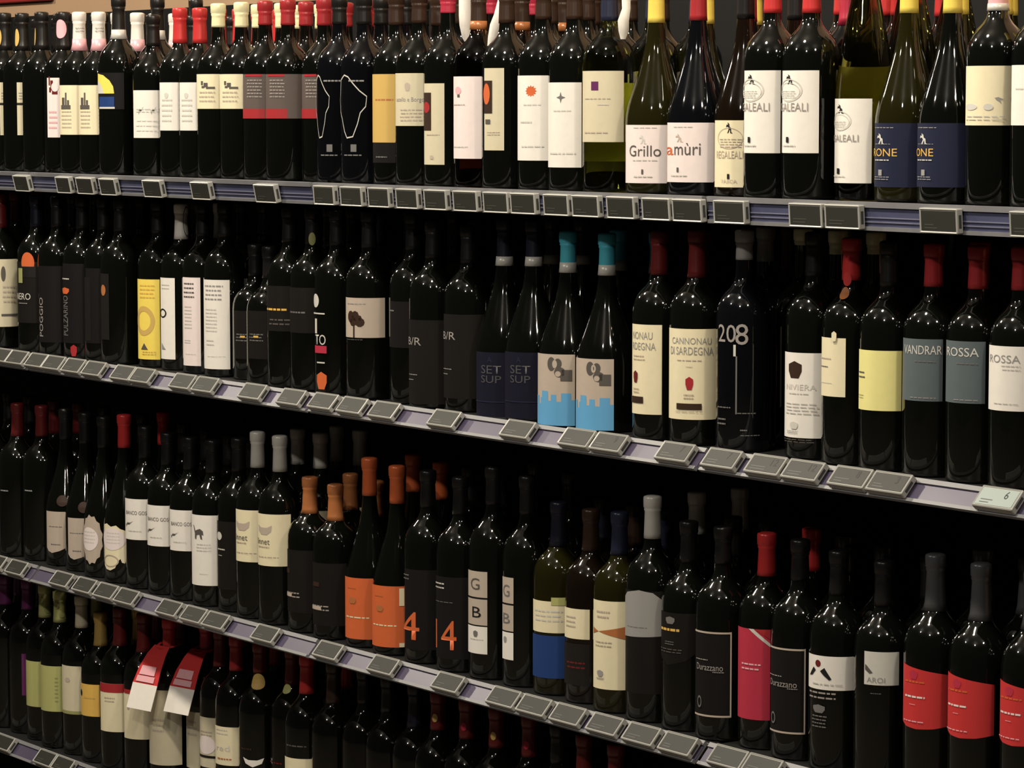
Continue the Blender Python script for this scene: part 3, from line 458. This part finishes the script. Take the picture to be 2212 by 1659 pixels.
add_b(2, 1810, 'black bottle with white label of red dot and black leaves', cap='K2', top=1192, art=[('L', 1748, 1419, 1848, 1492, 'W'), ('e', 1763, 1428, 1774, 1443, 'DR'), ('y', 1752, 1444, 1764, 1464, 'K', [[(0, 0), (.5, .1), (1, .7), (.7, 1)]]), ('y', 1773, 1444, 1797, 1470, 'K', [[(0, .7), (.4, 1), (1, .1), (.8, 0), (.3, .4)]]), ('n', 1755, 1478, 1820, 1486, 'SI', 1), ('n', 1752, 1497, 1806, 1518, 'G', 2), ('y', 1760, 1524, 1784, 1542, 'MG', CREST), ('n', 1758, 1548, 1788, 1578, 'MG', 4)])
add_b(2, 1908, 'black bottle with half shadowed silver label', cap='K2', top=1215, art=[('L', 1868, 1409, 1941, 1481, 'SI'), ('y', 1870, 1436, 1886, 1456, 'DK', [[(0, 1), (.3, .8), (1, .1), (.6, 0), (0, .4)]]), ('t', 1874, 1464, 1912, 1475, 'GY', 'AROI'), ('n', 1880, 1498, 1904, 1502, 'MG', 1)])
for px, lx, ly in ((2018, 1953, 1440), (2116, 2047, 1460), (2230, 2160, 1477)):
    add_b(2, px, 'grey capped bottle with bright red label curved at both edges', cap='GC', D=.0785, capb=ly-110, top=ly-240, group='bright red label bottles', art=[('L', lx, ly, lx+100, ly+138, 'Rb', [(0, .08), (.15, .02), (.4, 0), (.7, .02), (1, .07), (1, .86), (.75, .9), (.4, .95), (0, 1)]), ('y', lx+14, ly+10, lx+30, ly+30, 'CR', CREST), ('n', lx+4, ly+34, lx+48, ly+44, 'OR', 1), ('n', lx+4, ly+66, lx+46, ly+78, 'Wp', 1), ('n', lx+14, ly+84, lx+26, ly+88, 'PK', 1), ('n', lx+2, ly+120, lx+44, ly+127, 'PK', 1)])
# ---- lowest shelf in view
add_b(3, 14, 'dark bottle with dim purple capsule', cap='PU', art=[])
add_b(3, 62, 'dark bottle with purple label sliver beside olive labels', cap='PU', art=[('L', 47, 1412, 90, 1502, 'PU')])
for px, lx, ly in ((99, 57, 1430), (131, 87, 1440)):
    add_b(3, px, 'bottle with olive green label and mottled yellow capsule', cap='OV', capb=ly-95, group='olive green label bottles', art=[('L', lx, ly, lx+52, ly+98, 'OV'), ('n', lx+31, ly+24, lx+38, ly+82, 'OV2', 7), ('E', px-12, ly-140, px-2, ly-124, 'OV2'), ('E', px-2, ly-120, px+10, ly-106, 'OV2')])
add_b(3, 178, 'bottle with cream capsule and pale grey label', cap='Cd', capb=1357, art=[('L', 135, 1440, 195, 1544, 'Cd'), ('e', 142, 1466, 152, 1476, 'SH'), ('p', 136, 1537, 195, 1544, 'OV2')])
add_b(3, 219, 'gold capped bottle with amber yellow label', cap='GO', capb=1396, top=1324, art=[('L', 176, 1480, 215, 1549, 'YO'), ('n', 182, 1508, 205, 1516, 'GO', 1), ('e', 173, 1494, 179, 1508, 'K')])
add_b(3, 261, 'brown capped bottle with cream label below a red band', cap='DR', capb=1400, art=[('L', 218, 1478, 270, 1582, 'C'), ('p', 218, 1478, 270, 1497, 'R'), ('n', 226, 1508, 248, 1522, 'SH', 2)])
add_b(3, 312, 'brown capped bottle with cream label beside the first red tag', cap='DR', capb=1410, art=[('L', 269, 1500, 324, 1598, 'C'), ('e', 275, 1522, 281, 1536, 'SH'), ('p', 270, 1492, 300, 1501, 'R')])
add_b(3, 367, 'red capped bottle with long beige label under a red tag', cap='Rb', capb=1399, art=[('L', 323, 1492, 392, 1654, 'Cd'), ('n', 330, 1555, 354, 1590, 'SH', 3)])
add_b(3, 447, 'crimson capped bottle with beige label under the second red tag', cap='CR', capb=1412, art=[('L', 403, 1540, 470, 1662, 'Cd'), ('n', 406, 1560, 425, 1600, 'SH', 3)])
add_b(3, 478, 'dark red capped bottle with white roundel on beige label', cap='DR', capb=1440, art=[('L', 430, 1552, 495, 1660, 'Cd'), ('e', 428, 1592, 466, 1632, 'Wp'), ('n', 434, 1582, 460, 1596, 'SH', 2), ('p', 430, 1634, 495, 1639, 'K')])
add_b(3, 512, 'red capped bottle with cream label and sketched script', cap='R', capb=1450, art=[('L', 465, 1572, 520, 1655, 'C'), ('n', 468, 1578, 492, 1594, 'SI', 2), ('t', 469, 1612, 496, 1624, 'SI', 'red'), ('n', 470, 1640, 500, 1648, 'Bz', 1)])
add_b(3, 563, 'red capped dark bottle with gold neck medal and white crescent', cap='DR', capb=1455, art=[('E', 548, 1455, 572, 1488, 'GO'), ('y', 526, 1638, 570, 1658, 'W', [[(0, 1), (.3, .75), (.7, .75), (1, 1), (.9, .4), (.5, 0), (.15, .35)]]), ('n', 522, 1618, 546, 1628, 'BR', 1)])
add_b(3, 632, 'dark bottle with green mark under its dull red capsule', cap='DR', capb=1480, art=[('E', 616, 1478, 630, 1498, 'OV'), ('n', 585, 1650, 612, 1658, 'DR', 1)])
add_b(3, 664, 'bright red capped bottle with white label edge at its foot', cap='Rb', capb=1500, art=[('L', 616, 1640, 684, 1730, 'C'), ('n', 620, 1612, 662, 1620, 'DK', 1)])
add_b(3, 722, 'dark bottle with brown capsule and no label lit', cap='BR', capb=1521, art=[])
add_b(3, 788, 'black bottle with black capsule beside brown capped one', cap='K2', art=[])
add_b(3, 840, 'black bottle with black capsule beside navy capped one', cap='K2', art=[])
add_b(3, 898, 'dark bottle with navy capsule topped in crimson', cap='NV', capb=1590, art=[])
for px, cy, em in ((947, 1578, 1), (1009, 1597, 0), (1073, 1617, 1), (1144, 1637, 0)):
    add_b(3, px, 'dark bottle with rust red capsule', cap='DR', capb=cy, group='rust red capped bottles', art=[('E', px-12, cy-36, px-1, cy-18, 'GO' if em else 'CR')])
for px in (1206, 1262, 1330):
    add_b(3, px, 'dark bottle with dull rust capsule half under the rail', cap='DR' if px > 1210 else 'K2', group='capsules half under the rail', art=[])

for r_, p_, c_ in ((0, -32, 'K3'), (0, -74, 'K3'), (1, -42, 'DR'), (1, -84, 'K2'), (2, -56, 'K2'), (3, -34, 'PU')):
    add_b(r_, p_, 'plain dark bottle past the far end of the row', cap=c_, group='plain dark bottles past the far end')
for r_, p_, c_ in ((0, 2352, 'Y'), (0, 2452, 'CR'), (1, 2304, 'R'), (1, 2404, 'K2'), (2, 2336, 'GC'), (2, 2440, 'K2')):
    add_b(r_, p_, 'plain dark bottle past the near end of the row', cap=c_, group='plain dark bottles past the near end', back=0)
A.sort(key=lambda t: (t[0][0], t[1].get('y') or 0, -t[0][1]))
for a, k in A: bottle(*a, **k)
NFRONT = NB

# ---- the rows behind, lane by lane: one more of the same kind
def copy_back(L, k, total):
    e = L['e']; y = L['y']+(L['R']*2+.004)*k; x = L['x']
    while not clear(x, y, L['row'], L['R']): y += .004
    if y+L['R'] > DEEP-.004: return None
    BOT.append((x, y, L['row'], L['R']))
    c = e.copy(); COL.objects.link(c); c.location = (x, y, e.location.z)
    pre = 'next bottle behind the ' if k == 1 else 'bottle two behind the '; full = pre+L['desc']+(' '+L['hint'] if L['hint'] else '')
    if len(full.split()) > 16: full = pre+L['desc']
    if len(full.split()) > 16: full = ' '.join(full.split()[:16])
    c['label'] = full; c['group'] = 'bottles in the rows behind'
    for ch in e.children:
        if ch.name.split('.')[0] in ('glass', 'capsule', 'label'):
            q = ch.copy(); COL.objects.link(q); q.parent = c
            if ch.name.startswith('capsule'):
                for g in ch.children: h = g.copy(); COL.objects.link(h); h.parent = q
    return c
CNT = NFRONT
for L in LANE:
    if L['back'] and not (L['row'] == 3 and project(L['e'].location)[0] > 690) and CNT < 300 and copy_back(L, 1, 0): CNT += 1
for L in LANE:
    if L['back'] and (L['row'] == 0 or 'silver capped' in L['desc']) and CNT < 306 and copy_back(L, 2, 0): CNT += 1
print('bottles', NFRONT, CNT)

# ------------------------------------------------------------------ price tags
def tag_mesh(w, h, d):
    bm = bmesh.new(); bmesh.ops.create_cube(bm, size=1)
    for v in bm.verts: v.co = Vector((v.co.x*w, v.co.y*h, (v.co.z+.5)*d))
    bmesh.ops.bevel(bm, geom=bm.edges[:], offset=.0012, segments=1, affect='EDGES')
    top = max(bm.faces, key=lambda f: f.calc_center_median().z)
    bmesh.ops.inset_individual(bm, faces=[top], thickness=.0022, depth=0)
    bmesh.ops.translate(bm, verts=top.verts[:], vec=(0, 0, -.0012))
    me = bpy.data.meshes.new('case'); bm.to_mesh(me); bm.free(); return me
TM = {}
def price_tag(row, xa, xb, digit=None, light=False):
    """case between X = xa and xb on the rail of this row"""
    xm = (xa+xb)/2; b = min(4, max(0, int(math.floor(xm+3)))); T, dn, nr = RAILF[(row, b)]
    w_ = xb-xa; h = RL-.003; d = .011
    near = min((L for L in LANE if L['row'] == row), key=lambda L: abs(L['x']-xm))
    nd = near['desc'] if len(near['desc'].split()) < 10 else ' '.join(near['desc'].split()[:9])
    e = empty('price_tag', T+dn*(RL*.5+.001)+nr*.0045+Vector((xm, 0, 0)), 'electronic price tag on the rail under '+nd, 'price tag', 'price tags under '+nd)
    e.matrix_world = Matrix(((1, 0, nr.x, e.location.x), (0, -dn.y, nr.y, e.location.y), (0, -dn.z, nr.z, e.location.z), (0, 0, 0, 1)))
    k = round(w_, 3)
    if k not in TM:
        sc = box_mesh('screen', -w_/2+.0034, -h/2+.0034, d-.0015, w_/2-.0034, h/2-.0034, d-.0006)
        sl = box_mesh('slot', w_/2-.0004, -h*.28, d*.30, w_/2+.0003, h*.25, d*.68)
        TM[k] = (tag_mesh(w_, h, d), sc, sl)
        for me, m in zip(TM[k], (M_case, M_screen, M_slot)): me.materials.append(m)
    add('case', TM[k][0], None, e); s = add('screen', TM[k][1], None, e); add('slot', TM[k][2], None, e)
    if light: s.material_slots[0].link = 'OBJECT'; s.material_slots[0].material = mat('pale_lcd', (.26, .32, .30), .4)
    rnd = random.Random(int(xm*991)+row); bars = []
    if digit:
        vs, fs = text_flat(digit); hh = h*.36; ww = hh*.55*len(digit)
        add('digits', mesh_from('digits', [(w_*.16+u*ww, -hh*.1+v*hh, d-.0004) for u, v in vs], fs), ink('K'), s)
    for i in range(2): v0 = -h*.30+i*.004; bars.append([(-w_*.36, v0), (-w_*.36+w_*rnd.uniform(.2, .45), v0), (-w_*.36+w_*.2, v0+.0012), (-w_*.36, v0+.0012)])
    vs, fs = polys_flat([rect(p[0][0], p[0][1], p[1][0], p[2][1]) for p in bars])
    add('fine_print', mesh_from('fine_print', [(u, v, d-.0004) for u, v in vs], fs), mat('ink_faded', (.06, .06, .05), .5), s)
T1 = [(36, 67), (128, 158), (172, 207), (222, 256), (316, 355), (420, 460), (557, 602), (687, 731), (745, 791), (805, 850), (865, 912), (926, 974), (989, 1040), (1054, 1107), (1113, 1166), (1184, 1238), (1246, 1303), (1321, 1380), (1397, 1457), (1463, 1526), (1552, 1620), (1715, 1787), (1793, 1868), (1998, 2080), (2192, 2270)]
for a, b in T1:
    X0 = x_at(a, -.014, SHZ[0]-.017); X1 = x_at(b, -.014, SHZ[0]-.017); price_tag(0, X0, X1)
T2 = [16, 50, 93, 130, 173, 217, 280, 322, 409, 458, 560, 644, 713, 776, 845, 975, 1134, 1262, 1331, 1474, 1575, 1670, 1751, 1853, 1937, 2172]
T3 = [5, 50, 147, 197, 243, 288, 380, 433, 481, 588, 724, 843, 983, 1103, 1169, 1242, 1322, 1401, 1480, 1588, 1662]
T4 = [-18, 22, 112, 150]
DG = {1474: '7', 1575: '7', 1670: '12', 1751: '12', 1853: '8', 1937: '3', 2172: '6', 1331: '9'}
for row, TT in ((1, T2), (2, T3), (3, T4)):
    last = -9
    for p in TT:
        X = x_at(p-4, -.012, SHZ[row]-.013); b = math.floor(X)
        X = min(max(X, b+.037), b+1-.037)
        if X-last < .0685: X = last+.0685
        last = X
        price_tag(row, X-.034, X+.034, DG.get(p) if row == 1 else None, light=(p == 2172))

# ------------------------------------------------------------------ red promotional tags over two necks on the lowest shelf
def hanger(px, desc):
    L = min((l for l in LANE if l['row'] == 3), key=lambda l: abs(project(l['e'].location)[0]-px))
    c = L['e'].location; e = empty('promotional_tag', (c.x, c.y, c.z+.232), desc, 'tag')
    a = math.radians(12); out = Vector((math.sin(a), -math.cos(a), 0)); sd = Vector((math.cos(a), math.sin(a), 0))
    path = [(.0165, .020), (.030, .006), (.046, -.018), (.058, -.044)]; low = [(.058, -.044), (.066, -.066), (.074, -.088)]
    def sheet(nm, pth, wd, m, par, lift=0, u0=-.5, u1=.5):
        v = []; f = []
        for dd, z in pth:
            for t in (0, .0008):
                for s in (u0, u1): p = out*(dd+t+lift)+sd*(wd*s*(.62+.38*min(1, max(0, (dd-.016)/.04))))+Vector((0, 0, z+lift)); v.append(tuple(p))
        for i in range(len(pth)-1):
            o = 4*i; f += [(o, o+1, o+5, o+4), (o+2, o+6, o+7, o+3), (o, o+4, o+6, o+2), (o+1, o+3, o+7, o+5)]
        n = 4*(len(pth)-1); f += [(0, 2, 3, 1), (n, n+1, n+3, n+2)]
        me = mesh_from(nm, v, f); bm = bmesh.new(); bm.from_mesh(me); bmesh.ops.recalc_face_normals(bm, faces=bm.faces); bm.to_mesh(me); bm.free()
        return add(nm, me, m, par)
    r = sheet('red_panel', path, .066, paper('Rb'), e); wpan = sheet('white_panel', low, .066, paper('W'), e)
    sheet('price_print', [(.0440, -.015), (.0515, -.030)], .066, paper('PK'), r, .0014, -.35, .3)
    sheet('price_print', [(.0525, -.032), (.0570, -.042)], .066, paper('PK'), r, .0014, -.38, .34)
    # loop that goes round the neck
    vs = []; fs = []; n = 20; R0, R1 = .0172, .024
    for k in range(n):
        q = 2*math.pi*k/n
        for rr in (R0, R1):
            for t in (0, .001): p = out*(rr*math.cos(q))+sd*(rr*math.sin(q)); vs.append((p.x, p.y, .021-.25*rr*math.cos(q)+t))
    for k in range(n):
        o, p = 4*k, 4*((k+1) % n); fs += [(o, p, p+2, o+2), (o+1, o+3, p+3, p+1), (o, o+1, p+1, p), (o+2, p+2, p+3, o+3)]
    add('neck_loop', mesh_from('neck_loop', vs, fs), paper('Rb'), e)
hanger(367, 'red and white promotional tag looped over the red capped bottle'); hanger(447, 'red and white promotional tag looped over the crimson capped bottle')

# ------------------------------------------------------------------ white paper strips hanging from three necks on the uppermost shelf
def neck_strip(px, pts, desc, y=.052):
    zc = .10; X = x_at(px, y, zc); e = empty('paper_neck_tag', (X, y, zc), desc, 'tag')
    toc = (CAM-Vector((X, y, 0))); toc.z = 0; toc.normalize(); rg = Vector((-toc.y, toc.x, 0)); rg = rg if rg.dot(RT) > 0 else -rg
    v = []; f = []
    for i, (a, b, z) in enumerate(pts):
        for q in (a, b):
            for t in (0, .0007): p = rg*q+toc*(.004*math.sin(i*1.3)+t); v.append((p.x, p.y, z))
    for i in range(len(pts)-1): o = 4*i; f += [(o, o+4, o+6, o+2), (o+1, o+3, o+7, o+5), (o, o+1, o+5, o+4), (o+2, o+6, o+7, o+3)]
    me = mesh_from('strip', v, f, True); add('strip', me, paper('W'), e)
neck_strip(1004, [(-.009, .009, .075), (-.009, .009, .045), (-.008, .010, .03), (-.004, .012, .012), (.004, .012, -.002)], 'white printed paper strip hanging beside the rose bottle neck')
neck_strip(1070, [(.006, .013, .075), (-.002, .013, .045), (-.008, .010, .03), (-.011, .006, .012), (-.012, -.004, -.002)], 'white twisted paper strip hanging past the rose bottle neck')
neck_strip(1348, [(-.004, .009, .075), (-.003, .009, .045), (-.009, .007, .028), (-.008, .007, .014), (-.005, .002, .002)], 'white twisted paper strip hanging from the blue capped bottle')

# ------------------------------------------------------------------ red sign on the wall past the far end
xa, xb = x_at(-90, WALLY-.012, .24), x_at(108, WALLY-.012, .24); d_ = px_ray(50, 4); zq = CAM.z+d_.z*(WALLY-.012-CAM.y)/d_.y
sg = add('wall_sign', box_mesh('wall_sign', xa, WALLY-.014, zq, xb, WALLY-.001, zq+.22, .002), mat('red_sign', (.30, .02, .02), .5)); sg['label'] = 'red sign board fixed on the tan wall'; sg['category'] = 'sign'
